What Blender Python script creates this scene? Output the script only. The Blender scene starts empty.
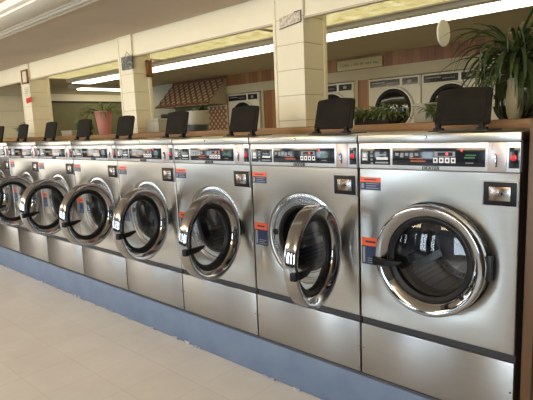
import bpy, bmesh, math, random
from mathutils import Vector, Matrix
random.seed(4)
S = bpy.context.scene
COL = S.collection
PI = math.pi

# ------------------------------------------------------------------ materials
def nmat(name, col=(.5,.5,.5), rough=.5, metal=0., **kw):
    m = bpy.data.materials.new(name); m.use_nodes = True
    b = m.node_tree.nodes['Principled BSDF']
    b.inputs['Base Color'].default_value = (*col, 1)
    b.inputs['Roughness'].default_value = rough
    b.inputs['Metallic'].default_value = metal
    for k, v in kw.items():
        b.inputs[k.replace('_', ' ')].default_value = v
    return m
def N(m, t, **kw):
    n = m.node_tree.nodes.new(t)
    for k, v in kw.items(): setattr(n, k, v)
    return n
def L(m, a, b): m.node_tree.links.new(a, b)
def B(m): return m.node_tree.nodes['Principled BSDF']
def coords(m, scale=(1,1,1), rot=(0,0,0)):
    tc = N(m, 'ShaderNodeTexCoord'); mp = N(m, 'ShaderNodeMapping')
    mp.inputs['Scale'].default_value = scale; mp.inputs['Rotation'].default_value = rot
    L(m, tc.outputs['Object'], mp.inputs['Vector']); return mp.outputs['Vector']
def ramp(m, fac, stops):
    r = N(m, 'ShaderNodeValToRGB'); L(m, fac, r.inputs['Fac'])
    e = r.color_ramp.elements
    e[0].position, e[0].color = stops[0][0], (*stops[0][1], 1)
    e[1].position, e[1].color = stops[-1][0], (*stops[-1][1], 1)
    for p, c in stops[1:-1]:
        x = e.new(p); x.color = (*c, 1)
    return r.outputs['Color']
def noise(m, vec, scale, detail=4, rough=.5):
    n = N(m, 'ShaderNodeTexNoise'); L(m, vec, n.inputs['Vector'])
    n.inputs['Scale'].default_value = scale; n.inputs['Detail'].default_value = detail
    n.inputs['Roughness'].default_value = rough
    return n.outputs['Fac']
def bump(m, h, strength, dist=.01):
    b = N(m, 'ShaderNodeBump'); b.inputs['Strength'].default_value = strength
    b.inputs['Distance'].default_value = dist
    L(m, h, b.inputs['Height']); L(m, b.outputs['Normal'], B(m).inputs['Normal'])
def noisy(name, c1, c2, scale, rough=.6, bs=0., vs=(1,1,1), bd=.01, lo=.3, hi=.7, **kw):
    m = nmat(name, c1, rough, **kw); v = coords(m, vs); f = noise(m, v, scale)
    L(m, ramp(m, f, [(lo, c1), (hi, c2)]), B(m).inputs['Base Color'])
    if bs: bump(m, f, bs, bd)
    return m

def steel(name, col, rough, aniso, wave=.25):
    m = nmat(name, col, rough, 1.0)
    b = B(m)
    v = coords(m, (2.2, 2.2, 170)); f = noise(m, v, 2.0, 3)          # fine horizontal brushing
    r = N(m, 'ShaderNodeMapRange'); L(m, f, r.inputs['Value'])
    r.inputs['To Min'].default_value = rough*.96; r.inputs['To Max'].default_value = rough*1.04
    v3 = coords(m, (1.5, 1.5, 260)); q = ramp(m, noise(m, v3, 1.5, 2), [(.3, tuple(c*.95 for c in col)), (.7, col)]); L(m, q, b.inputs['Base Color'])
    b.inputs['Anisotropic'].default_value = aniso
    t = N(m, 'ShaderNodeCombineXYZ'); t.inputs[2].default_value = 1.0
    L(m, t.outputs[0], b.inputs['Tangent'])
    if wave:
        v2 = coords(m, (1, 1, .45)); bump(m, noise(m, v2, 2.6, 1), wave, .03)
    return m
M = {}
M['steel'] = steel('brushed_steel', (.415,.397,.362), .3, .82, 0)
M['steel_low'] = steel('brushed_steel_panel', (.37,.36,.345), .33, .8, 0)
M['lid'] = steel('polished_lid_steel', (.34,.325,.295), .3, .3, .0)
M['chrome'] = nmat('chrome', (.42,.425,.435), .07, 1.)
M['ringsteel'] = nmat('ring_steel', (.42,.42,.42), .24, 1.)
M['bezel'] = nmat('bezel_silver', (.60,.62,.65), .3, .6)
M['black'] = nmat('black_plastic', (.008,.008,.009), .45, Specular_IOR_Level=.2)
M['gasket'] = nmat('black_rubber', (.006,.006,.007), .45, Specular_IOR_Level=.3)
M['glossblack'] = nmat('display_black', (.012,.014,.018), .12)
M['strip'] = nmat('recess_strip', (.025,.025,.03), .5)
M['orange'] = nmat('label_orange', (.75,.10,.02), .4)
M['navy'] = nmat('label_navy', (.014,.024,.075), .4)
M['white'] = nmat('print_white', (.75,.75,.75), .5)
M['grey'] = nmat('print_grey', (.25,.27,.28), .5)
M['greenp'] = nmat('print_green', (.03,.16,.07), .5)
M['orangerefl'] = nmat('orange_reflection', (.4,.10,.03), .5)  # reflection on the display, painted as flat orange
M['redbtn'] = nmat('red_button', (.62,.02,.02), .3)
M['led'] = nmat('red_led', (.6,.02,.02), .3, Emission_Color=(1,.05,.04,1), Emission_Strength=3.)
M['rust'] = noisy('scuffed_coin_plate', (.50,.38,.34), (.42,.42,.42), 40, .35, metal=.7)
M['coindoor'] = noisy('worn_coin_door', (.36,.36,.33), (.16,.09,.05), 14, .25, metal=.9, lo=.45, hi=.62)
M['flap'] = noisy('dark_dispenser_flap', (.010,.008,.005), (.019,.016,.010), 12, .85, bs=.1, Specular_IOR_Level=.2)
M['side'] = nmat('dark_cabinet_side', (.05,.04,.035), .5)
# perforated drum
m = nmat('perforated_drum', (.24,.24,.25), .35, 1.)
tc = N(m, 'ShaderNodeTexCoord'); vo = N(m, 'ShaderNodeTexVoronoi'); vo.inputs['Scale'].default_value = 60
vo.inputs['Randomness'].default_value = 0.1
L(m, tc.outputs['Object'], vo.inputs['Vector'])
L(m, ramp(m, vo.outputs['Distance'], [(.22, (.01,.01,.01)), (.30, (.2,.2,.21))]), B(m).inputs['Base Color'])
M['drum'] = m
# glass: clear with fresnel reflection
def glassmat(name, tint, boost=0.0):
    m = bpy.data.materials.new(name); m.use_nodes = True
    nt = m.node_tree; nt.nodes.clear()
    o = N(m, 'ShaderNodeOutputMaterial'); mx = N(m, 'ShaderNodeMixShader')
    t = N(m, 'ShaderNodeBsdfTransparent'); t.inputs['Color'].default_value = (*tint, 1)
    g = N(m, 'ShaderNodeBsdfGlossy'); g.inputs['Roughness'].default_value = .03
    fr = N(m, 'ShaderNodeLayerWeight'); pw = N(m, 'ShaderNodeMath', operation='POWER'); pw.inputs[1].default_value = 4.5
    L(m, fr.outputs['Facing'], pw.inputs[0])
    ad = N(m, 'ShaderNodeMath', operation='MULTIPLY_ADD'); ad.inputs[1].default_value = .8; ad.inputs[2].default_value = .05+boost
    L(m, pw.outputs[0], ad.inputs[0]); L(m, ad.outputs[0], mx.inputs[0])
    L(m, t.outputs[0], mx.inputs[1]); L(m, g.outputs[0], mx.inputs[2]); L(m, mx.outputs[0], o.inputs[0])
    return m
M['glass'] = glassmat('door_glass', (.80,.82,.84), .0)
M['pane'] = glassmat('window_glass', (.96,.97,.97))
M['dryerglass'] = nmat('dark_dryer_glass', (.006,.006,.006), .08)
# setting
m = nmat('vinyl_floor', (.6,.57,.52), .33)
v = coords(m, (1,1,1))
br = N(m, 'ShaderNodeTexBrick'); br.offset = 0; L(m, v, br.inputs['Vector'])
br.inputs['Scale'].default_value = 1; br.inputs['Brick Width'].default_value = .305; br.inputs['Row Height'].default_value = .305
br.inputs['Mortar Size'].default_value = .0028; br.inputs['Mortar Smooth'].default_value = .3
br.inputs['Color1'].default_value = (.70,.665,.615,1); br.inputs['Color2'].default_value = (.725,.69,.64,1)
br.inputs['Mortar'].default_value = (.62,.585,.535,1)
f = noise(m, v, 2.2, 6, .7)
mx = N(m, 'ShaderNodeMix', data_type='RGBA', blend_type='MULTIPLY'); mx.inputs[0].default_value = .55
L(m, br.outputs['Color'], mx.inputs[6]); L(m, ramp(m, f, [(.3, (.78,.76,.74)), (.65, (1,1,1))]), mx.inputs[7])
L(m, mx.outputs[2], B(m).inputs['Base Color'])
M['floor'] = m
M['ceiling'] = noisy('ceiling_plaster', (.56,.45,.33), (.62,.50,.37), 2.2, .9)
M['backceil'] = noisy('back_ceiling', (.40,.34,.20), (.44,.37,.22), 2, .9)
M['cream'] = noisy('cream_paint', (.83,.74,.53), (.87,.79,.58), 3, .55)
M['creamdk'] = nmat('cream_groove', (.58,.49,.35), .7)
M['curb'] = noisy('blue_curb_paint', (.125,.17,.26), (.16,.21,.30), 6, .5, bs=.15)
M['grout'] = nmat('dark_grout', (.06,.06,.07), .8)
M['chip'] = noisy('chipped_plaster', (.42,.43,.44), (.25,.28,.33), 30, .8)
M['ledge'] = noisy('ledge_wood', (.30,.14,.045), (.46,.25,.09), 5, .45, vs=(.35,4,4), bs=.05)
M['darkwood'] = noisy('dark_wood_panel', (.10,.05,.02), (.15,.075,.03), 5, .4, vs=(4,4,.4), bs=.05)
M['olive'] = noisy('olive_wall', (.17,.155,.075), (.21,.19,.09), 3, .8)
M['greywall'] = nmat('pale_grey_wall', (.42,.40,.33), .8)
M['beigetrim'] = nmat('beige_trim', (.44,.37,.23), .7)
m = nmat('wood_paneling', (.25,.11,.05), .45)
v = coords(m, (1,1,1)); sx = N(m, 'ShaderNodeSeparateXYZ'); L(m, v, sx.inputs[0])
ma = N(m, 'ShaderNodeMath', operation='MULTIPLY'); L(m, sx.outputs[0], ma.inputs[0]); ma.inputs[1].default_value = 10.5
fr = N(m, 'ShaderNodeMath', operation='FRACT'); L(m, ma.outputs[0], fr.inputs[0])
fl = N(m, 'ShaderNodeMath', operation='FLOOR'); L(m, ma.outputs[0], fl.inputs[0])
wn = N(m, 'ShaderNodeTexWhiteNoise', noise_dimensions='1D'); L(m, fl.outputs[0], wn.inputs['W'])
base = ramp(m, wn.outputs['Value'], [(0, (.26,.095,.025)), (1, (.38,.17,.05))])
gr = ramp(m, fr.outputs[0], [(.0, (.15,.15,.15)), (.07, (1,1,1))])
gm = N(m, 'ShaderNodeMix', data_type='RGBA', blend_type='MULTIPLY'); gm.inputs[0].default_value = 1
L(m, base, gm.inputs[6]); L(m, gr, gm.inputs[7])
g2 = N(m, 'ShaderNodeMix', data_type='RGBA', blend_type='MULTIPLY'); g2.inputs[0].default_value = .6
L(m, gm.outputs[2], g2.inputs[6]); L(m, ramp(m, noise(m, coords(m, (14,14,.8)), 4), [(.3,(.5,.5,.5)),(.7,(1,1,1))]), g2.inputs[7])
L(m, g2.outputs[2], B(m).inputs['Base Color']); M['paneling'] = m
M['dryerwhite'] = nmat('white_enamel', (.62,.58,.47), .4)
M['lattice'] = nmat('red_brown_lattice', (.20,.075,.035), .6)
M['latticeback'] = nmat('pale_backing', (.45,.38,.24), .8)
M['housing'] = nmat('fixture_housing', (.62,.55,.42), .5)
M['fixwhite'] = nmat('white_fixture_enamel', (.88,.82,.70), .5)
M['lens'] = nmat('fluorescent_lens', (.9,.9,.85), .4, Emission_Color=(1,.93,.72,1), Emission_Strength=4.5)
m = nmat('glowing_yellow_sheet', (.5,.42,.15), .5)
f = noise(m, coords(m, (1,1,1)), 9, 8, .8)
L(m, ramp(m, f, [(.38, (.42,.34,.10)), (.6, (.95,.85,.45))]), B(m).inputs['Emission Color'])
B(m).inputs['Emission Strength'].default_value = .85  # glow put into the sheet's own material, no tube behind it
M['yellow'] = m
M['leaf'] = noisy('strap_leaf_green', (.025,.042,.010), (.07,.095,.024), 9, .5)
M['leaf2'] = noisy('trailing_leaf_green', (.07,.12,.03), (.20,.25,.09), 14, .5)
M['soil'] = nmat('soil', (.03,.02,.012), .9)
M['pink'] = nmat('pink_ceramic', (.62,.27,.22), .45)
M['potwhite'] = nmat('white_ceramic', (.40,.385,.30), .4)
M['potdark'] = nmat('dark_blue_glaze', (.05,.065,.07), .4)
M['potcream'] = nmat('cream_ceramic', (.34,.28,.15), .5)
M['paper'] = nmat('paper', (.72,.66,.52), .7)
M['floral'] = noisy('floral_print', (.70,.64,.50), (.50,.38,.28), 60, .7, lo=.45, hi=.6)
M['slate'] = noisy('slate_lettered', (.07,.075,.06), (.26,.27,.23), 70, .6, lo=.52, hi=.56)
M['bluetrim'] = nmat('dark_blue_trim', (.06,.07,.10), .6)
M['frame'] = nmat('brown_picture_frame', (.30,.12,.04), .4)
M['redst'] = nmat('red_sticker', (.60,.03,.02), .4)
M['tansign'] = nmat('tan_sign_board', (.50,.41,.20), .6)
M['ink'] = nmat('brown_lettering', (.16,.10,.04), .6)
M['blackbox'] = nmat('dark_cabinet', (.03,.028,.02), .6)
M['disc'] = nmat('white_disc', (.80,.77,.66), .5)
M['wallfront'] = nmat('front_wall_paint', (.10,.07,.045), .8)

# ------------------------------------------------------------------ mesh builders
class MB:
    def __init__(s): s.bm = bmesh.new(); s.mats = []
    def mi(s, m):
        if m not in s.mats: s.mats.append(m)
        return s.mats.index(m)
    def box(s, x0, x1, y0, y1, z0, z1, m, bev=0., seg=2, mat=None):
        t = bmesh.new(); bmesh.ops.create_cube(t, size=1)
        for v in t.verts:
            v.co = Vector(((x0+x1)/2+v.co.x*(x1-x0), (y0+y1)/2+v.co.y*(y1-y0), (z0+z1)/2+v.co.z*(z1-z0)))
        if bev: bmesh.ops.bevel(t, geom=t.edges[:], offset=bev, segments=seg, profile=.5, affect='EDGES')
        return s.add(t, m, mat)
    def add(s, t, m, mat=None):
        i = s.mi(m); vm = {}
        for v in t.verts: vm[v] = s.bm.verts.new(mat @ v.co if mat else v.co)
        for f in t.faces:
            g = s.bm.faces.new([vm[v] for v in f.verts]); g.material_index = i; g.smooth = True
        t.free(); return s
    def grid(s, rings, m, close=True, cap0=False, cap1=False):
        i = s.mi(m); R = [[s.bm.verts.new(p) for p in r] for r in rings]
        n = len(R[0])
        for a, b in zip(R, R[1:]):
            for k in range(n if close else n-1):
                f = s.bm.faces.new([a[k], a[(k+1) % n], b[(k+1) % n], b[k]]); f.material_index = i; f.smooth = True
        if cap0: f = s.bm.faces.new(R[0][::-1]); f.material_index = i; f.smooth = True
        if cap1: f = s.bm.faces.new(R[-1]); f.material_index = i; f.smooth = True
        return s
    def lathe_y(s, prof, m, c=(0,0,0), n=64, cap0=False, cap1=False):     # prof = [(r, y)...] about the y axis
        return s.grid([[(c[0]+r*math.cos(2*PI*k/n), c[1]+y, c[2]+r*math.sin(2*PI*k/n)) for k in range(n)] for r, y in prof], m, True, cap0, cap1)
    def lathe_z(s, prof, m, c=(0,0,0), n=32, cap0=False, cap1=False):
        return s.grid([[(c[0]+r*math.cos(2*PI*k/n), c[1]+r*math.sin(2*PI*k/n), c[2]+z) for k in range(n)] for r, z in prof], m, True, cap0, cap1)
    def tube(s, pts, r, m, n=8, r1=None):
        pts = [Vector(p) for p in pts]; rings = []
        for i, p in enumerate(pts):
            d = (pts[min(i+1, len(pts)-1)]-pts[max(i-1, 0)]).normalized()
            a = d.cross(Vector((0,0,1)) if abs(d.z) < .9 else Vector((1,0,0))).normalized(); b = d.cross(a)
            rr = r if r1 is None else r+(r1-r)*i/(len(pts)-1)
            rings.append([p+rr*(a*math.cos(2*PI*k/n)+b*math.sin(2*PI*k/n)) for k in range(n)])
        return s.grid(rings, m, True, True, True)
    def prism(s, poly, ext, m, mat=None, bev=0.):      # poly: 3D points, extruded by ext
        t = bmesh.new(); vs = [t.verts.new(p) for p in poly]; f = t.faces.new(vs)
        r = bmesh.ops.extrude_face_region(t, geom=[f])
        for e in r['geom']:
            if isinstance(e, bmesh.types.BMVert): e.co += Vector(ext)
        if bev: bmesh.ops.bevel(t, geom=t.edges[:], offset=bev, segments=2, profile=.5, affect='EDGES')
        return s.add(t, m, mat)
    def build(s, name, parent=None, loc=(0,0,0), ang=35):
        bmesh.ops.recalc_face_normals(s.bm, faces=s.bm.faces[:])
        me = bpy.data.meshes.new(name); s.bm.to_mesh(me); s.bm.free()
        for m in s.mats: me.materials.append(M[m])
        me.set_sharp_from_angle(angle=math.radians(ang))
        o = bpy.data.objects.new(name, me); COL.objects.link(o); o.location = loc
        if parent: o.parent = parent
        return o
def tag(o, label, cat, group=None):
    o['label'] = label; o['category'] = cat
    if group: o['group'] = group
    return o
def struct(o): o['kind'] = 'structure'; return o
def empty(name, loc, rz=0):
    o = bpy.data.objects.new(name, None); COL.objects.link(o); o.location = loc; o.rotation_euler = (0,0,rz)
    o.empty_display_size = .1; return o
def text_mesh(name, body, size, m, parent, loc, extrude=.0008, align='CENTER', shear=0):
    c = bpy.data.curves.new(name, 'FONT'); c.body = body; c.size = size; c.extrude = extrude; c.align_x = align; c.align_y = 'CENTER'; c.shear = shear
    t = bpy.data.objects.new('tmp', c); COL.objects.link(t)
    me = bpy.data.meshes.new_from_object(t); bpy.data.objects.remove(t); me.transform(Matrix.Rotation(PI/2, 4, 'X'))
    me.materials.clear(); me.materials.append(M[m])
    o = bpy.data.objects.new(name, me); COL.objects.link(o); o.location = loc; o.parent = parent
    return o

# ------------------------------------------------------------------ constants of the place
PITCH = .68; CURB = .225; CEIL = 2.30; CEILF = 2.275
XL = -8.5; XR = 1.7; YF = -4.6; YB = 4.0

# ------------------------------------------------------------------ setting
def sbox(name, *a, m='cream', bev=0): b = MB(); b.box(*a, m, bev); return struct(b.build(name))
sbox('floor', XL-.3, XR+.3, YF-.3, 5.2, -.1, 0, m='floor')
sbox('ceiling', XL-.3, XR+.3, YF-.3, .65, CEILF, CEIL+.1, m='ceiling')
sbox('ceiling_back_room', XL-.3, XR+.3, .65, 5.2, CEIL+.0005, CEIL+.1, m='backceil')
# header beam over the openings
b = MB(); b.box(XL, XR, .668, .71, 2.085, CEIL, 'cream', .004); b.box(XL, XR, .66, .672, 2.082, 2.094, 'creamdk')
struct(b.build('header_beam'))
# half wall behind the machines with its wooden ledge
b = MB(); b.box(-8.49, XR, .68, .86, 0, 1.355, 'darkwood'); struct(b.build('wall_half_height'))
b = MB(); b.box(-8.49, XR, .632, .93, 1.355, 1.402, 'ledge', .004); struct(b.build('ledge_trim'))
# pillars with horizontal siding
def pillar(x0, x1, name, y1=.89):
    b = MB(); y0 = .648
    b.box(x0+.004, x1-.004, y0+.004, y1-.004, 1.402, 2.29, 'creamdk')
    zz = [1.402]+[1.402+.045+.222*k for k in range(5)]
    z = 1.402; cuts = [1.447+.163*k for k in range(0, 6)]+[2.30]
    for c in cuts:
        if c > z+.01: b.box(x0, x1, y0, y1, z+.002, c-.002, 'cream', .002, 1)
        z = c
    b.box(x0-.006, x0+.018, y0-.006, y1+.003, 1.402, 2.29, 'cream', .003)
    b.box(x1-.012, x1+.006, y1-.03, y1+.004, 1.402, 2.29, 'cream', .003)
    return struct(b.build(name))
pillar(-1.725, -1.478, 'pillar_right')
pillar(-3.645, -3.425, 'pillar_middle', .835)
pillar(-5.88, -5.655, 'pillar_left')
# curb
b = MB()
b.box(-8.49, .02, -.005, .68, 0, .214, 'curb', .006); b.box(-8.49, .02, .004, .66, .212, .2245, 'grout')
struct(b.build('curb_base'))
b = MB()
for k in range(60):
    x = -6.3+6.5*random.random(); w = random.uniform(.01, .07)
    b.box(x, x+w, -.012-random.random()*.006, -.004, 0, random.uniform(.006, .02), 'chip', .001, 1)
struct(b.build('curb_chipped_edge_trim'))
# end wood panel on the right of the row
b = MB(); b.box(.012, .05, .03, .68, 0, 1.40, 'darkwood', .003); struct(b.build('end_panel_trim'))
# side walls
b = MB(); b.box(XL-.12, XL, YF, -4.1, 0, CEIL, 'wallfront'); b.box(XL-.12, XL, -4.1, -1.6, 0, .5, 'wallfront')
b.box(XL-.12, XL, -4.1, -1.6, 2.12, CEIL, 'wallfront'); b.box(XL-.12, XL, -1.6, .64, 0, CEIL, 'wallfront')
struct(b.build('wall_left'))
b = MB(); z = 0
for k in range(9):
    b.box(XL-.12, XL, .66, 1.75, z+.003, z+.262, 'cream', .003, 1); z += .265
b.box(XL-.12, XL-.01, .66, 1.75, 0, CEIL, 'creamdk')
struct(b.build('wall_left_block'))
b = MB(); b.box(XL-.12, XL, 1.75, 4.7, 0, 2.02, 'olive'); b.box(XL-.12, XL+.02, 1.75, 4.7, 2.035, 2.16, 'cream'); b.box(XL-.12, XL+.005, 1.75, 4.7, 2.0, 2.04, 'blackbox')
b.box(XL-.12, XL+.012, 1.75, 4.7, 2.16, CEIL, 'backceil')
struct(b.build('wall_left_olive'))
sbox('wall_right', XR, XR+.12, YF, 5.2, 0, CEIL, m='wallfront')
# front wall (behind the camera) with shop windows
wins = [(-8.2, -7.3), (-6.5, -5.9), (-5.05, -4.7), (-4.3, -3.95), (-3.3, -2.45), (-1.95, -1.55), (.1, 1.3)]
b = MB(); xs = [XL]+[v for w in wins for v in w]+[XR]
for k in range(0, len(xs), 2): b.box(xs[k], xs[k+1], YF-.12, YF, 0, CEIL, 'wallfront')
for x0, x1 in wins:
    b.box(x0, x1, YF-.12, YF, 0, .45, 'wallfront'); b.box(x0, x1, YF-.12, YF, 2.1, CEIL, 'wallfront')
struct(b.build('wall_front'))
def window(n, x0, x1, axis='y'):
    b = MB()
    if axis == 'y':
        for a in ((x0, x0+.05, .45, 2.1), (x1-.05, x1, .45, 2.1), (x0, x1, .45, .50), (x0, x1, 2.05, 2.1), ((x0+x1)/2-.02, (x0+x1)/2+.02, .45, 2.1)):
            b.box(a[0], a[1], YF-.09, YF-.03, a[2], a[3], 'housing')
        b.box(x0+.04, x1-.04, YF-.062, YF-.058, .49, 2.06, 'pane')
    else:
        for a in ((x0, x0+.05, .5, 2.12), (x1-.05, x1, .5, 2.12), (x0, x1, .5, .55), (x0, x1, 2.07, 2.12)):
            b.box(XL-.09, XL-.03, a[0], a[1], a[2], a[3], 'housing')
        b.box(XL-.062, XL-.058, x0+.04, x1-.04, .54, 2.08, 'pane')
    struct(b.build('window_%d' % n))
for i, (x0, x1) in enumerate(wins): window(i+1, x0, x1)
window(8, -4.1, -1.6, 'x')
# far wall of the back room: wood paneling around the built-in dryers
DRY = [(-5.76, -4.98), (-3.96, -3.22), (-3.00, -2.265), (-2.255, -1.52), (-1.51, -.775), (-.765, -.03)]
sbox('wall_back_paneling', -7.25, XR, 4.0, 4.08, 2.125, CEIL, m='paneling')
gaps = [-5.80]+[v for d in DRY for v in d]+[XR]
for k in range(0, len(gaps), 2):
    if gaps[k+1]-gaps[k] > .03: sbox('wall_back_paneling', gaps[k], gaps[k+1], 4.0, 4.08, 0, 2.125, m='paneling')
b = MB(); b.box(-7.25, -5.80, 4.0, 4.08, 0, 2.125, 'olive'); struct(b.build('wall_back_olive'))
b = MB(); b.box(XL, -7.25, 4.0, 4.08, 0, CEIL, 'greywall')
for k in range(8): b.box(XL, -7.25, 3.992, 4.0, .25*k+.24, .25*k+.248, 'creamdk')
struct(b.build('wall_back_grey'))
b = MB(); b.box(-4.96, XR, 3.985, 4.0, 1.985, 2.125, 'beigetrim'); b.box(-5.80, -4.92, 3.983, 4.0, 1.985, 2.125, 'beigetrim'); b.box(-4.97, -4.92, 3.985, 4.0, 0, 1.985, 'beigetrim')
b.box(-3.22, -3.17, 3.985, 4.0, 0, 1.985, 'beigetrim')
struct(b.build('trim_1'))
sbox('wall_back', XL, XR, 4.9, 5.0, 0, CEIL, m='greywall')

# ------------------------------------------------------------------ washer
# local frame: x centred on the machine, y = 0 at the front face, z = 0 at the floor; OFF moves it to the base point
OFF = (0, -.31, -CURB)
DX, DZ, DR = .008, .845, .232
W2 = .336
def P(b, name, parent, ang=35): return b.build(name, parent, OFF, ang)
def make_washer():
    root = empty('washing_machine', (0,0,0))
    # cabinet shell
    b = MB()
    for sx in (-1, 1): b.box(min(sx*W2, sx*(W2-.004)), max(sx*W2, sx*(W2-.004)), .016, .615, .2255, 1.325, 'side')
    b.box(-W2, W2, .605, .615, .2255, 1.325, 'side'); b.box(-W2, W2, .02, .615, .2255, .235, 'side'); b.box(-W2, W2, .02, .615, 1.315, 1.325, 'side')
    b.box(-W2+.004, W2-.004, .012, .03, .478, .513, 'strip')
    P(b, 'cabinet', root)
    # front panel with the round pressed dish
    b = MB(); x0, x1, z0, z1 = -W2, W2, .512, 1.2115
    n = 96; angs = sorted([2*PI*k/n for k in range(n)]+[math.atan2(z-DZ, x-DX) % (2*PI) for x in (x0, x1) for z in (z0, z1)])
    def edge(a, ins=0):
        c, s = math.cos(a), math.sin(a); t = 9
        if c > 1e-9: t = min(t, (x1-ins-DX)/c)
        if c < -1e-9: t = min(t, (x0+ins-DX)/c)
        if s > 1e-9: t = min(t, (z1-ins-DZ)/s)
        if s < -1e-9: t = min(t, (z0+ins-DZ)/s)
        return DX+t*c, DZ+t*s
    rings = [[(edge(a)[0], .02, edge(a)[1]) for a in angs], [(edge(a)[0], .003, edge(a)[1]) for a in angs], [(edge(a, .003)[0], 0, edge(a, .003)[1]) for a in angs]]
    for r, y in ((.2385, 0), (.236, .001), (.231, .010), (.228, .012)):
        rings.append([(DX+r*math.cos(a), y, DZ+r*math.sin(a)) for a in angs])
    b.grid(rings, 'steel')
    P(b, 'front_panel', root, 25)
    b = MB()
    b.lathe_y([(.229, .012), (.215, .010), (.212, .006), (.205, .006), (.203, .012), (.182, .012), (.178, .008), (.172, .008), (.168, .02)], 'ringsteel', (DX, 0, DZ), 72)
    b.lathe_y([(.016, .005), (.016, .009), (.010, .011)], 'black', (DX-.193, 0, DZ+.012), 16, True, True)
    P(b, 'door_surround', root, 30)
    b = MB(); b.lathe_y([(.172, .012), (.160, .006), (.150, .018), (.150, .06), (.155, .078), (.17, .082)], 'gasket', (DX, 0, DZ), 64)
    P(b, 'tub_gasket', root)
    b = MB(); b.lathe_y([(.165, .07), (.168, .072), (.205, .076), (.215, .09), (.215, .44), (.19, .462), (.0001, .466)], 'drum', (DX, 0, DZ), 64)
    for k in range(3):
        a = PI/2+.5+k*2*PI/3
        mt = Matrix.Translation((DX, 0, DZ)) @ Matrix.Rotation(a, 4, 'Y')
        b.box(-.02, .02, .1, .43, .165, .214, 'ringsteel', .008, 2, mt)
    P(b, 'drum', root)
    # service panel
    b = MB(); b.box(-W2, W2, 0, .018, .230, .480, 'steel_low', .003)
    for sx, sz in ((-.325, .36), (.326, .36), (-.325, .25), (.326, .25)): b.lathe_y([(.005, -.002), (.0055, .002)], 'chrome', (sx, 0, sz), 10, True)
    P(b, 'service_panel', root)
    # top lid
    b = MB(); b.box(-W2-.001, W2+.001, -.010, .62, 1.3255, 1.360, 'lid', .003); b.lathe_y([(.004, -.013), (.007, -.010)], 'chrome', (-.02, 0, 1.346), 12, True)
    P(b, 'top_cover', root)
    # control panel
    b = MB(); b.box(-W2+.001, W2-.001, -.004, .02, 1.2125, 1.3245, 'bezel', .004); cp = P(b, 'control_panel', root)
    b = MB(); b.box(-.326, -.181, -.0065, 0, 1.230, 1.300, 'glossblack', .001)
    b.box(-.318, -.288, -.0072, -.006, 1.247, 1.287, 'grey'); b.box(-.312, -.294, -.0078, -.006, 1.262, 1.279, 'white'); b.box(-.314, -.292, -.0078, -.006, 1.250, 1.257, 'white')
    for k in range(4): b.box(-.274, -.262, -.0072, -.006, 1.232+.016*k, 1.240+.016*k, 'grey')
    b.box(-.245, -.19, -.0072, -.006, 1.252, 1.262, 'white'); b.box(-.245, -.20, -.0072, -.006, 1.27, 1.276, 'grey'); b.box(-.25, -.188, -.0072, -.006, 1.236, 1.243, 'grey')
    b.build('instruction_plate', cp)
    b = MB(); b.box(-.169, .213, -.0065, 0, 1.230, 1.302, 'glossblack', .001)
    for k in range(5): b.box(-.155+.022*k, -.140+.022*k, -.0072, -.006, 1.270-.006*(k % 2), 1.282, 'grey')
    b.box(-.085, -.02, -.0072, -.006, 1.246, 1.2515, 'orangerefl'); b.box(-.09, -.03, -.0072, -.006, 1.257, 1.2615, 'orangerefl')  # orange bars stand in for a reflection on the display
    for k in range(4):
        b.box(.012+.024*k, .030+.024*k, -.0074, -.006, 1.243, 1.264, 'white'); b.box(.017+.024*k, .025+.024*k, -.008, -.006, 1.249, 1.258, 'glossblack')
    b.box(.016, .10, -.0072, -.006, 1.268, 1.288, 'grey'); b.box(.03, .09, -.0075, -.006, 1.271, 1.285, 'glossblack')
    b.box(.135, .175, -.0072, -.006, 1.262, 1.268, 'greenp'); b.box(.14, .18, -.0072, -.006, 1.272, 1.277, 'greenp'); b.box(.14, .17, -.0072, -.006, 1.243, 1.246, 'grey')
    dp = b.build('display', cp)
    b = MB(); b.lathe_y([(.0045, -.010), (.005, -.006)], 'led', (.068, 0, 1.279), 10, True); b.build('indicator_light', cp)
    b = MB(); b.lathe_y([(.003, -.009), (.004, -.006)], 'led', (.125, 0, 1.293), 10, True); b.build('indicator_light', cp)
    for o in cp.children: o.location = (0,0,0)
    text_mesh('maker_lettering', 'DEXTER', .020, 'black', cp, (.0, -.0055, 1.2205), shear=.2, extrude=.0015)
    b = MB(); b.box(.222, .288, -.007, 0, 1.2155, 1.3225, 'rust', .001)
    b.box(.250, .256, -.0078, -.006, 1.232, 1.270, 'black'); b.lathe_y([(.007, -.013), (.009, -.006)], 'chrome', (.247, 0, 1.272), 12, True); b.box(.251, .255, -.016, -.006, 1.236, 1.27, 'chrome', .001)
    b.build('coin_slot', cp)
    b = MB(); b.box(.296, .332, -.0065, 0, 1.228, 1.304, 'glossblack', .001); st = b.build('start_switch', cp)
    b = MB(); b.lathe_y([(.008, -.013), (.012, -.011), (.0125, -.006)], 'redbtn', (.313, 0, 1.267), 20, True); b.build('start_button', cp)
    # coin box
    b = MB()
    b.box(.205, .330, -.006, 0, 1.084, 1.179, 'bezel', .006)
    b.box(.209, .327, -.0085, .0, 1.088, 1.176, 'black', .003)
    cb = P(b, 'coin_box', root)
    b = MB(); b.box(.230, .308, -.012, -.006, 1.106, 1.160, 'coindoor', .003); b.lathe_y([(.006, -.016), (.008, -.011)], 'chrome', (.272, 0, 1.133), 14, True)
    b.build('coin_box_door', cb)
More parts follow.
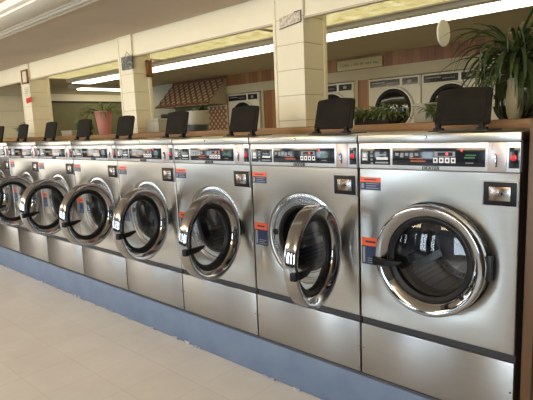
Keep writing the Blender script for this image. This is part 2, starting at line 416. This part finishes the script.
    # stickers
    for (x, z, w, h, oh) in ((-.331, 1.115, .102, .058, .022), (-.328, .772, .092, .125, .038)):
        b = MB(); b.box(x, x+w, -.0012, .001, z, z+h-oh, 'navy'); b.box(x, x+w, -.0012, .001, z+h-oh, z+h, 'orange')
        for k in range(3): b.box(x+.03, x+w-.01-.012*(k % 2), -.0018, 0, z+.008+.010*k, z+.011+.010*k, 'grey')
        b.box(x+.006, x+.018, -.0018, 0, z+.008, z+h-oh-.006, 'grey')
        b.box(x+.02, x+w-.02, -.0018, 0, z+h-oh*.62, z+h-oh*.38, 'navy')
        P(b, 'warning_label', root)
    # dispenser flap standing open on the top
    hop = MB(); hop.box(-.117, .143, .225, .405, 1.3595, 1.366, 'side', .002)
    for x in (-.089, .101):
        hop.box(x-.012, x+.030, .24, .27, 1.364, 1.376, 'black', .002); hop.box(x-.008, x+.012, .255, .28, 1.366, 1.395, 'black', .002)
    hp = P(hop, 'dispenser_hinge', root)
    b = MB(); w = .118; pts = []
    for cx, cz, a0 in ((w-.015, .145, 0), (-w+.015, .145, 90)):
        for k in range(5):
            a = math.radians(a0+k*22.5); pts.append((cx+.015*math.cos(a), 0, cz+.015*math.sin(a)))
        if a0 == 0:
            for k in range(1, 6): q = k/6; pts.append((w-.02-(2*w-.04)*q, 0, .16+.007*math.sin(PI*q)))
    pts += [(-w-.003, 0, 0.004), (-w+.004, 0, 0), (w-.004, 0, 0), (w+.003, 0, 0.004)]
    mt = Matrix.Translation((.015, .265, 1.388)) @ Matrix.Rotation(math.radians(-14), 4, 'X')
    b.prism(pts, (0, .010, 0), 'flap', mt, .002)
    ins = [(p[0]*.82, -.0025, .022+p[2]*.74) for p in pts]; b.prism(ins, (0, .003, 0), 'flap', mt, .001)
    P(b, 'dispenser_flap', root)
    # door, hinged on the right
    hx, hy = DX+DR, -.02
    b = MB(); c = (-DR, 0, 0)
    b.lathe_y([(.186, .014), (.224, .014), (.230, .010), (.2325, .002), (.2325, -.032), (.2305, -.042), (.225, -.048), (.218, -.049), (.208, -.046), (.199, -.040), (.190, -.033), (.183, -.028), (.178, -.020), (.177, .0), (.186, .014)], 'chrome', c, 96)
    b.box(-.006, .012, -.004, .018, -.05, .05, 'strip', .003)
    door = b.build('door', root, (hx+OFF[0], hy+OFF[1], DZ+OFF[2]), 50)
    b = MB(); b.lathe_y([(.179, -.018), (.172, -.020), (.165, -.016), (.156, -.012), (.152, .004), (.156, .016), (.178, .016), (.185, .010)], 'gasket', c, 72); b.build('door_gasket', door)
    b = MB(); b.lathe_y([(.155, -.006), (.138, -.012), (.115, -.018), (.09, -.024), (.06, -.029), (.03, -.032), (.0005, -.033)], 'glass', c, 56); b.build('door_glass', door)
    b = MB()
    b.box(-2*DR-.010, -2*DR+.022, -.052, -.022, -.048, -.012, 'black', .006)
    b.prism([(-2*DR+.01, -.062, -.044), (-2*DR+.07, -.066, -.040), (-2*DR+.128, -.062, -.026), (-2*DR+.126, -.060, -.014), (-2*DR+.06, -.064, -.014), (-2*DR-.002, -.060, -.012)], (0, .018, 0), 'black', None, .003)
    b.build('door_handle', door)
    return root
def copy_tree(o, parent=None):
    c = o.copy(); COL.objects.link(c)
    if parent: c.parent = parent
    for ch in o.children: copy_tree(ch, c)
    return c
ang = [0, 100, 99, 105, 103, 104, 104, 105, 105]
wlab = [
 'stainless steel front-load washer with its round door shut, beside the dark wood panel',
 'stainless steel washer with open door seen as a narrow oval, next to shut-door washer',
 'open stainless steel washer below the flap left of the right pillar, third from wood panel',
 'open stainless steel washer below the white pot and lattice awning, fourth from the wood panel',
 'open stainless steel washer below the middle white pillar, fifth from the wood panel',
 'open stainless steel washer below the pink flower pot, sixth from the wood panel',
 'stainless steel washer whose open door ring the left picture edge cuts, seventh from wood panel',
 'stainless steel washer mostly cut by the left picture edge, below the left white pillar',
 'last stainless steel washer at far left, only its dark top flap inside the picture',
]
proto = make_washer()
for i in range(9):
    o = proto if i == 0 else copy_tree(proto)
    o.location = (-.34-PITCH*i, .31, CURB)
    tag(o, wlab[i], 'washing machine', 'row of stainless steel washers on the blue curb')
    for ch in o.children:
        if ch.name.split('.')[0] == 'door': ch.rotation_euler.z = math.radians(ang[i]); ch.location.x -= (.033 if i in (1,2,3) else .015)*(i > 0); ch.scale = (1,1,1) if i == 0 else (.975,.975,.975); ch['label'] = 'chrome ringed round door, shut' if i == 0 else 'chrome ringed round door, swung open'

# ------------------------------------------------------------------ dryers in the back room
def make_dryer(w):
    r = empty('clothes_dryer', (0,0,0)); h = w/2-.004
    b = MB(); b.box(-h, h, 0, .7, .0, 1.975, 'dryerwhite', .006); b.box(-h+.01, h-.01, -.006, 0, .96, .965, 'grey'); b.build('cabinet', r)
    b = MB(); b.box(-h+.015, h-.015, -.012, .002, 1.845, 1.965, 'dryerwhite', .004)
    b.box(-h+.03, .09, -.015, -.01, 1.865, 1.950, 'glossblack'); b.box(.125, h-.03, -.015, -.01, 1.865, 1.950, 'glossblack')
    b.box(-h+.06, -.12, -.017, -.014, 1.915, 1.925, 'grey'); b.box(-.1, .05, -.017, -.014, 1.90, 1.906, 'grey'); b.box(.2, .25, -.018, -.014, 1.89, 1.925, 'grey')
    b.build('control_panel', r)
    for z in (1.575, .62):
        b = MB(); b.lathe_y([(.285, .002), (.285, -.02), (.272, -.032), (.255, -.032)], 'dryerwhite', (0,0,z), 48)
        b.lathe_y([(.257, -.032), (.245, -.040), (.215, -.036), (.205, -.02)], 'black', (0,0,z), 48); d = b.build('door', r)
        b = MB(); b.lathe_y([(.208, -.022), (.15, -.034), (.08, -.040), (.001, -.042)], 'dryerglass', (0,0,z), 40); b.build('door_glass', d)
        b = MB(); b.box(-.275, -.225, -.055, -.03, z-.04, z+.04, 'dryerwhite', .006); b.build('door_handle', d)
    return r
dlab = ['white dryer left of the right white pillar, next to the lattice booth',
 'white dryer just right of the right white pillar, its left side hidden by it',
 'white dryer with dark round door above the trailing greenery, below the tan lettered sign',
 'white dryer right of the one under the tan sign, half behind the strap-leaved plant tips',
 'white dryer behind the crown of the strap-leaved plant',
 'white dryer at the right picture edge hidden behind the strap-leaved plant']
dp = None
for (x0, x1), lb in zip(DRY, dlab):
    if dp is None: dp = make_dryer(.738); o = dp
    else: o = copy_tree(dp)
    o.location = ((x0+x1)/2, 3.975, 0)
    tag(o, lb, 'dryer', 'built-in white dryers in the back room')

# ------------------------------------------------------------------ ceiling lights
def strip_light(x0, x1, lb):
    t = empty('fluorescent_light', ((x0+x1)/2, 2.16, CEIL)); h = (x1-x0)/2-.004
    b = MB(); b.box(-h, h, -.22, .22, -.052, -.001, 'housing', .004); b.build('housing', t)
    b = MB(); b.box(-h+.003, h-.003, -.13, .19, -.060, -.050, 'lens', .004); b.build('lens', t)
    tag(t, lb, 'ceiling light', 'continuous run of strip lights in the back room')
strip_light(-2.55, -.15, 'glowing strip light right of the right white pillar, above the strap-leaved plant')
strip_light(-4.95, -2.55, 'glowing strip light between middle and right white pillars')
strip_light(-7.35, -4.95, 'glowing strip light between left and middle white pillars, its free end showing')
t = empty('fluorescent_light', (-8.12, 3.15, CEIL)); b = MB(); b.box(-.12, .12, -.75, .75, -.06, -.001, 'housing', .004); b.build('housing', t)
b = MB(); b.box(-.10, .10, -.60, .74, -.085, -.058, 'lens', .01); b.build('lens', t)
tag(t, 'shorter strip light set crosswise near the olive end wall of the back room', 'ceiling light')
for x0, x1, lb in ((-2.6, .8, 'mottled yellow self-glowing ceiling sheet right of the right white pillar'), (-4.7, -2.62, 'mottled yellow self-glowing ceiling sheet between middle and right pillars'), (-7.2, -4.72, 'mottled yellow self-glowing ceiling sheet between left and middle pillars')):
    t = empty('glowing_ceiling_sheet', ((x0+x1)/2, 1.31, CEIL)); h = (x1-x0)/2  # yellow ceiling area given its own emission so it looks lit
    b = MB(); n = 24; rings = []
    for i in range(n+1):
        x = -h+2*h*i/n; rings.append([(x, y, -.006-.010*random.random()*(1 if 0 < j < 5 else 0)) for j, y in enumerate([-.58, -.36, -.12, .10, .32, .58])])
    b.grid(rings, 'yellow', False); b.build('glow_sheet', t)
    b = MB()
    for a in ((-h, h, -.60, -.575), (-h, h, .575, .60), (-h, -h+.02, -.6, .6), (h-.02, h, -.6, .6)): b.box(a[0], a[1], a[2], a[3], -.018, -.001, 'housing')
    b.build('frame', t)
    tag(t, lb, 'ceiling light', 'self-glowing yellow ceiling sheets behind the header')
# long stepped fixture on the front ceiling
t = empty('ceiling_fixture', (-4.6, -.42, CEILF)); b = MB()
b.box(-3.7, 3.7, -.17, .06, -.05, -.001, 'fixwhite', .006); b.box(-3.7, 3.7, -.13, .02, -.062, -.05, 'fixwhite', .005); b.build('housing', t)
for y in (.085, .125, .20): b = MB(); b.box(-3.7, 3.7, y, y+.026, -.045 if y < .2 else -.03, -.001, 'fixwhite', .006); b.build('edge_trim', t)
tag(t, 'long stepped cream light housing on the front ceiling at upper left, unlit', 'ceiling light')

# ------------------------------------------------------------------ lattice booth
t = empty('lattice_awning', (-6.50, 4.0, 1.4))
b = MB(); a0 = Vector((-.74, -.45, .43)); a1 = Vector((-.74, -.0, .89)); e = a1-a0; u = e.normalized(); nrm = Vector((0, -u.z, u.y))
b.prism([a0, a0+Vector((1.48,0,0)), a1+Vector((1.48,0,0)), a1], -nrm*.012, 'latticeback')
b.build('roof_board', t)
def lattice(b, O, U, V, w, h, nn, pitch, sw, m):
    k = -h
    while k < w:
        for sgn in (1, -1):
            p = []
            for q in (k, k+h):
                p.append(q)
            # clip a 45 degree strip to the rectangle
            s0 = max(0, -k); s1 = min(h, w-k)
            if s1-s0 < .02: continue
            xa, xb = (k+s0, k+s1) if sgn > 0 else (w-k-s0, w-k-s1)
            A = O+U*xa+V*s0; Bp = O+U*xb+V*s1; d = (Bp-A).normalized(); s = d.cross(nn).normalized()*sw/2
            off = nn*(.001 if sgn > 0 else .004)
            b.prism([A+s+off, A-s+off, Bp-s+off, Bp+s+off], nn*.003, m)
        k += pitch
b = MB(); lattice(b, a0, Vector((1,0,0)), u, 1.48, e.length, nrm, .15, .036, 'lattice')
for v in (0, e.length-.03): b.prism([a0+u*v, a0+u*(v+.03), a0+u*(v+.03)+Vector((1.48,0,0)), a0+u*v+Vector((1.48,0,0))], nrm*.018, 'lattice')
b.build('roof_lattice', t)
for x in (-.735, .725): b = MB(); b.prism([(x, -.45, .43), (x, -.002, .43), (x, -.002, .88)], (.01, 0, 0), 'latticeback'); b.build('side_board', t)
tag(t, 'red brown lattice awning sloping out over a booth on the far wall', 'awning')
t = empty('trellis', (-6.25, 3.98, 0)); b = MB(); lattice(b, Vector((0,0,.9)), Vector((1,0,0)), Vector((0,0,1)), .46, .9, Vector((0,-1,0)), .105, .028, 'lattice'); b.build('lattice', t)
b = MB(); b.box(-.02, .48, 0, .018, .9, 1.82, 'latticeback'); b.build('backing', t); tag(t, 'upright red brown lattice panel under the right end of the awning', 'trellis')
b = MB(); b.box(-7.2, -6.6, 3.62, 3.98, 0, 1.72, 'blackbox', .01); b.box(-7.17, -6.63, 3.61, 3.62, 1.2, 1.68, 'glossblack', .003); tag(b.build('dark_cabinet'), 'dark cabinet in the shade under the left end of the lattice awning', 'cabinet')

# ------------------------------------------------------------------ signs and small things
t = empty('wall_sign', (-3.14, 3.98, 2.19)); b = MB(); b.box(-.35, .35, -.01, .018, -.055, .075, 'tansign', .003); b.build('board', t)
b = MB(); x = -.30
while x < .28:
    w = random.choice((.012, .018, .022)); h = random.choice((.022, .03, .04))
    b.box(x, x+.005, -.0125, -.009, -.012, -.012+h, 'ink'); b.box(x, x+w, -.0125, -.009, -.012+h*.5, -.008+h*.5, 'ink')
    x += w+(.006 if random.random() < .8 else .03)
b.build('lettering', t); tag(t, 'long tan sign with brown lettering on the wood paneling above the dryers', 'sign')
DISC = (-.848, 1.30, 1.964)
t = empty('hanging_disc', DISC, math.radians(88)); 
b = MB(); b.lathe_y([(.001, -.008), (.080, -.008), (.085, -.004), (.085, .004), (.080, .008), (.001, .008)], 'disc', (0,0,0), 40); b.build('disc', t)
b = MB(); b.tube([(0,0,.068), (0,0,.33)], .0012, 'housing', 6); b.build('string', t)
tag(t, 'small white round disc hanging on a string from the back room ceiling', 'hanging sign')
# cloth sign on the right pillar
t = empty('cloth_sign', (-1.565, .646, 2.075)); b = MB()
b.prism([(-.105,0,-.034), (.073,0,-.012), (.073,0,.056), (.02,0,.052), (-.105,0,.036)], (0,-.004,0), 'floral'); b.build('cloth', t)
b = MB()
for A, Bq in (((-.105,-.034), (.073,-.012)), ((.073,-.012), (.073,.056)), ((.02,.052), (.073,.056))):
    b.tube([(A[0],-.004,A[1]), (Bq[0],-.004,Bq[1])], .0035, 'bluetrim', 6)
b.build('border', t); tag(t, 'small tilted printed cloth sign with dark blue border on the right white pillar', 'sign')
t = empty('slate_sign', (-3.46, .63, 2.03), 0); b = MB(); b.box(-.105, .075, -.008, .006, -.055, .058, 'slate', .004); b.build('plate', t)
b = MB(); b.tube([(-.05,0,.057), (-.015,.0,.10), (.03,0,.057)], .002, 'bluetrim', 6); b.build('hanger', t)
tag(t, 'dark square sign with pale lettering hung at the top of the middle white pillar', 'sign')
def picture(name, x, y, z, w, h, mi, lb, rz=0):
    t = empty(name, (x, y, z), rz); b = MB()
    for a in ((-w/2, w/2, h/2-.02, h/2), (-w/2, w/2, -h/2, -h/2+.02), (-w/2, -w/2+.02, -h/2, h/2), (w/2-.02, w/2, -h/2, h/2)): b.box(a[0], a[1], -.012, .006, a[2], a[3], 'frame', .002)
    b.build('frame', t); b = MB(); b.box(-w/2+.015, w/2-.015, -.002, .004, -h/2+.015, h/2-.015, mi); b.build('picture', t); tag(t, lb, 'picture')
picture('picture_frame', -5.735, .637, 2.125, .17, .165, 'paper', 'small brown framed notice at the top of the left white pillar')
picture('picture_frame', -3.413, .812, 1.985, .06, .15, 'frame', 'small brown frame on the right side of the middle white pillar near its top', math.radians(90))
b = MB(); b.box(-.06, .06, -.003, 0, -.06, .06, 'paper')
for k in range(3): b.box(-.035, .04, -.004, -.002, -.02+.02*k, -.014+.02*k, 'grey')
tag(b.build('notice', None, (-5.745, .645, 1.95)), 'white paper notice between brown frame and red sticker on left pillar', 'notice')
b = MB(); b.box(-.08, .08, -.003, 0, -.03, .03, 'redst'); o = tag(b.build('sticker', None, (-5.70, .645, 1.848)), 'red sticker on the left white pillar below the paper notice', 'sticker'); o.rotation_euler.y = math.radians(-6)

# ------------------------------------------------------------------ pots and plants on the ledge
def pot(name, loc, prof, mats, lb, cat='pot'):
    t = empty(name, loc); b = MB()
    b.lathe_z(prof[0], mats[0], n=36, cap0=True)
    b.build('pot', t)
    if len(prof) > 1: b = MB(); b.lathe_z(prof[1], mats[1], n=36, cap0=True); b.build('pot_base', t)
    return t
LIM = -.30
def leaf_ribbon(b, base, az, L_, rise, droop, w, m, n=12):
    pts = []; p = Vector(base); el = rise; lim = LIM
    d = Vector((math.cos(az), math.sin(az), 0)); side = Vector((-math.sin(az), math.cos(az), 0))
    A = []
    for i in range(n+1):
        q = i/n; ww = w*(math.sin(PI*min(1, .22+.78*q*.98))**.7)*(1-q**6)+.0006
        fold = Vector((0,0,1))*ww*.25
        A.append([p-side*ww/2+fold, p.copy(), p+side*ww/2+fold]); el -= droop/n*(0.4+1.2*q)
        p = p+(d*math.cos(el)+Vector((0,0,1))*math.sin(el))*L_/n
        p.z = max(p.z, .012); p.y = max(p.y, lim)
    b.grid(A, m, False)
def strap_plant(loc, n, L0, L1, w, pr, pm, lb, h=.15, zr=(.5,1.45), seed=1, droop=(1.2,2.6)):
    random.seed(seed); t = pot('strap_plant', loc, pr, pm, lb)
    b = MB(); b.lathe_z([(.001, h-.01), (pr[0][-1][0]*.9, h-.012)], 'soil', n=20); b.build('soil', t)
    b = MB()
    for k in range(n):
        az = 2*PI*random.random(); r = .012*random.random()
        leaf_ribbon(b, (r*math.cos(az), r*math.sin(az), h-.01+.16*random.random()*(L1 > .4)), az, random.uniform(L0, L1), random.uniform(*zr), random.uniform(*droop), w*random.uniform(.7, 1.1), 'leaf')
    b.build('foliage', t); tag(t, lb, 'plant'); return t
strap_plant((-.262, .80, 1.402), 210, .27, .50, .019, [[(.028, 0), (.038, .03), (.044, .09), (.036, .17), (.040, .20), (.034, .20), (.033, .18)]], ['potcream'], 'large dark green strap-leaved plant in cream pot on the ledge at far right', .19, (.1, 1.35), 7, (1.5, 3.6))
def leafy(loc, w, n, lb, seed, trail=.0, hgt=.12, m='leaf2', tray=True, name='trailing_plant', lw=.035):
    random.seed(seed); t = empty(name, loc)
    if tray:
        b = MB(); b.box(-w/2*.8, w/2*.8, -.05, .05, 0, .035, 'soil', .006); b.build('planter', t)
    b = MB()
    for k in range(n):
        x = (random.random()-.5)*w; y = (random.random()-.5)*.13; z0 = .03
        az = 2*PI*random.random(); H = hgt*random.uniform(.35, 1); px = x+.05*math.cos(az); py = max(-.13, min(.11, y+.05*math.sin(az)))
        b.tube([(x*.9, y*.6, z0*.6), ((x+px)/2, (y+py)/2, z0+H*.7), (px, py, z0+H*.8)], .0016, m, 4)
        for j in range(4):
            a2 = az+random.uniform(-2, 2); q = random.uniform(.4, 1)
            leaf_ribbon(b, (x+(px-x)*q, y+(py-y)*q, z0+H*.8*q), a2, random.uniform(.035, .09), random.uniform(-.3, 1.1), random.uniform(.5, 1.6), lw*random.uniform(.4, .9), m, 5)
    b.build('foliage', t); tag(t, lb, 'plant', None); return t
leafy((-1.06, .80, 1.402), .30, 85, 'low trailing greenery on the ledge just right of the dark flap beside the right pillar', 3, hgt=.085, lw=.018)
leafy((-.62, .76, 1.402), .08, 30, 'low trailing greenery on the ledge nearer the strap-leaved plant', 5, hgt=.07, lw=.018)
# white pot with dark base
t = empty('ceramic_pot', (-2.79, .82, 1.402)); b = MB(); b.lathe_z([(.098, .05), (.108, .055), (.112, .165), (.106, .168), (.100, .06)], 'potwhite', n=36); b.build('pot', t)
b = MB(); b.lathe_z([(.085, 0), (.095, .004), (.100, .052), (.09, .056)], 'potdark', n=36, cap0=True, cap1=True); b.build('pot_base', t)
b = MB(); random.seed(9)
for k in range(26):
    az = 2*PI*random.random(); leaf_ribbon(b, (.03*math.cos(az), .03*math.sin(az), .12), az, random.uniform(.10, .17), random.uniform(.7, 1.3), random.uniform(.8, 1.8), .03, 'leaf', 7)
b.build('foliage', t); tag(t, 'white round pot with dark base on the ledge in front of the lattice panel', 'plant pot')
b = MB(); b.box(-.11, .12, -.05, .06, 0, .12, 'potwhite', .006); b.box(-.115, .125, -.055, .065, .10, .125, 'potwhite', .004); tag(b.build('cream_box', None, (-3.36, .80, 1.402)), 'plain cream box on the ledge beside the middle white pillar', 'box')
# pink pot
t = empty('flower_pot', (-4.27, .80, 1.402)); b = MB(); b.lathe_z([(.055, 0), (.062, .02), (.085, .20), (.098, .225), (.104, .23), (.104, .242), (.095, .242), (.086, .215)], 'pink', n=36, cap0=True)
b.build('pot', t); b = MB(); b.lathe_z([(.001, .215), (.087, .216)], 'soil', n=20); b.build('soil', t)
b = MB(); random.seed(12)
for k in range(46):
    az = 2*PI*random.random(); leaf_ribbon(b, (.04*math.cos(az), .04*math.sin(az), .215), az, random.uniform(.15, .40), random.uniform(.3, 1.2), random.uniform(1.2, 2.8), .02, 'leaf2', 9)
b.build('foliage', t); tag(t, 'pink flower pot with thin green leaves on the ledge left of the middle pillar', 'plant pot')
leafy((-4.68, .80, 1.402), .16, 40, 'small green plant on the ledge left of the pink flower pot', 21, hgt=.16, name='potted_plant')
leafy((-6.25, .80, 1.402), .30, 60, 'spindly green plant on the ledge at the left edge, left of the left pillar', 22, hgt=.20, name='potted_plant', lw=.025)
b = MB(); b.box(-.13, .13, -.05, .05, 0, .055, 'potwhite', .006); b.box(-.135, .135, -.055, .055, .045, .06, 'potwhite', .003); tag(b.build('planter_box', None, (-5.03, .80, 1.402)), 'low pale box on the ledge right of the left white pillar', 'box')
b = MB(); b.box(-.06, .06, -.03, .03, 0, .105, 'potwhite', .004); b.box(-.064, .064, -.034, .034, .092, .112, 'potwhite', .003); tag(b.build('cream_box', None, (-.775, .885, 1.402)), 'small pale box on the ledge beside the top flap of the shut-door washer', 'box')

# ------------------------------------------------------------------ lights
def area(name, loc, rot, sx, sy, power, col):
    l = bpy.data.lights.new(name, 'AREA'); l.shape = 'RECTANGLE'; l.size = sx; l.size_y = sy; l.energy = power; l.color = col
    o = bpy.data.objects.new(name, l); COL.objects.link(o); o.location = loc; o.rotation_euler = rot; return o
DAY = (.72, .86, 1.0)
for i, (x0, x1) in enumerate(wins):
    area('daylight', ((x0+x1)/2, YF-.2, 1.28), (PI/2, 0, PI), x1-x0, 1.6, 74*(x1-x0), DAY).rotation_euler = (-PI/2, 0, 0) if False else (PI/2, 0, 0)
area('daylight', (XL-.2, -2.85, 1.3), (PI/2, 0, -PI/2), 2.4, 1.5, 60, (1,.90,.78))
# added unseen warm area lights, tilted to brighten header, pillars and washers
for x in (-6, -3, 0):
    area('warm_fill_light', (x, -2.6, CEILF-.16), (math.radians(75), 0, 0), 1.6, .35, 25, (1, .79, .53))
w = bpy.data.worlds.new('sky'); S.world = w; w.use_nodes = True
bg = w.node_tree.nodes['Background']; bg.inputs[0].default_value = (.75,.87,1,1); bg.inputs[1].default_value = 1.2

# ------------------------------------------------------------------ camera
cam = bpy.data.cameras.new('camera'); co = bpy.data.objects.new('camera', cam); COL.objects.link(co)
yaw, pit, roll = .7469, -.1470, -.0405
f = Vector((-math.sin(yaw)*math.cos(pit), math.cos(yaw)*math.cos(pit), math.sin(pit)))
r = Vector((math.cos(yaw), math.sin(yaw), 0)); u = r.cross(f)
r2 = r*math.cos(roll)+u*math.sin(roll); u2 = -r*math.sin(roll)+u*math.cos(roll)
co.matrix_world = Matrix(((r2.x, u2.x, -f.x, .5208), (r2.y, u2.y, -f.y, -1.9175), (r2.z, u2.z, -f.z, 1.4125), (0,0,0,1)))
cam.sensor_width = 36; cam.lens = 493.3/533*36; cam.clip_start = .05
S.camera = co
S.view_settings.view_transform = 'Standard'; S.view_settings.look = 'None'; S.view_settings.gamma = 1; S.view_settings.exposure = .08
S.view_settings.use_curve_mapping = False
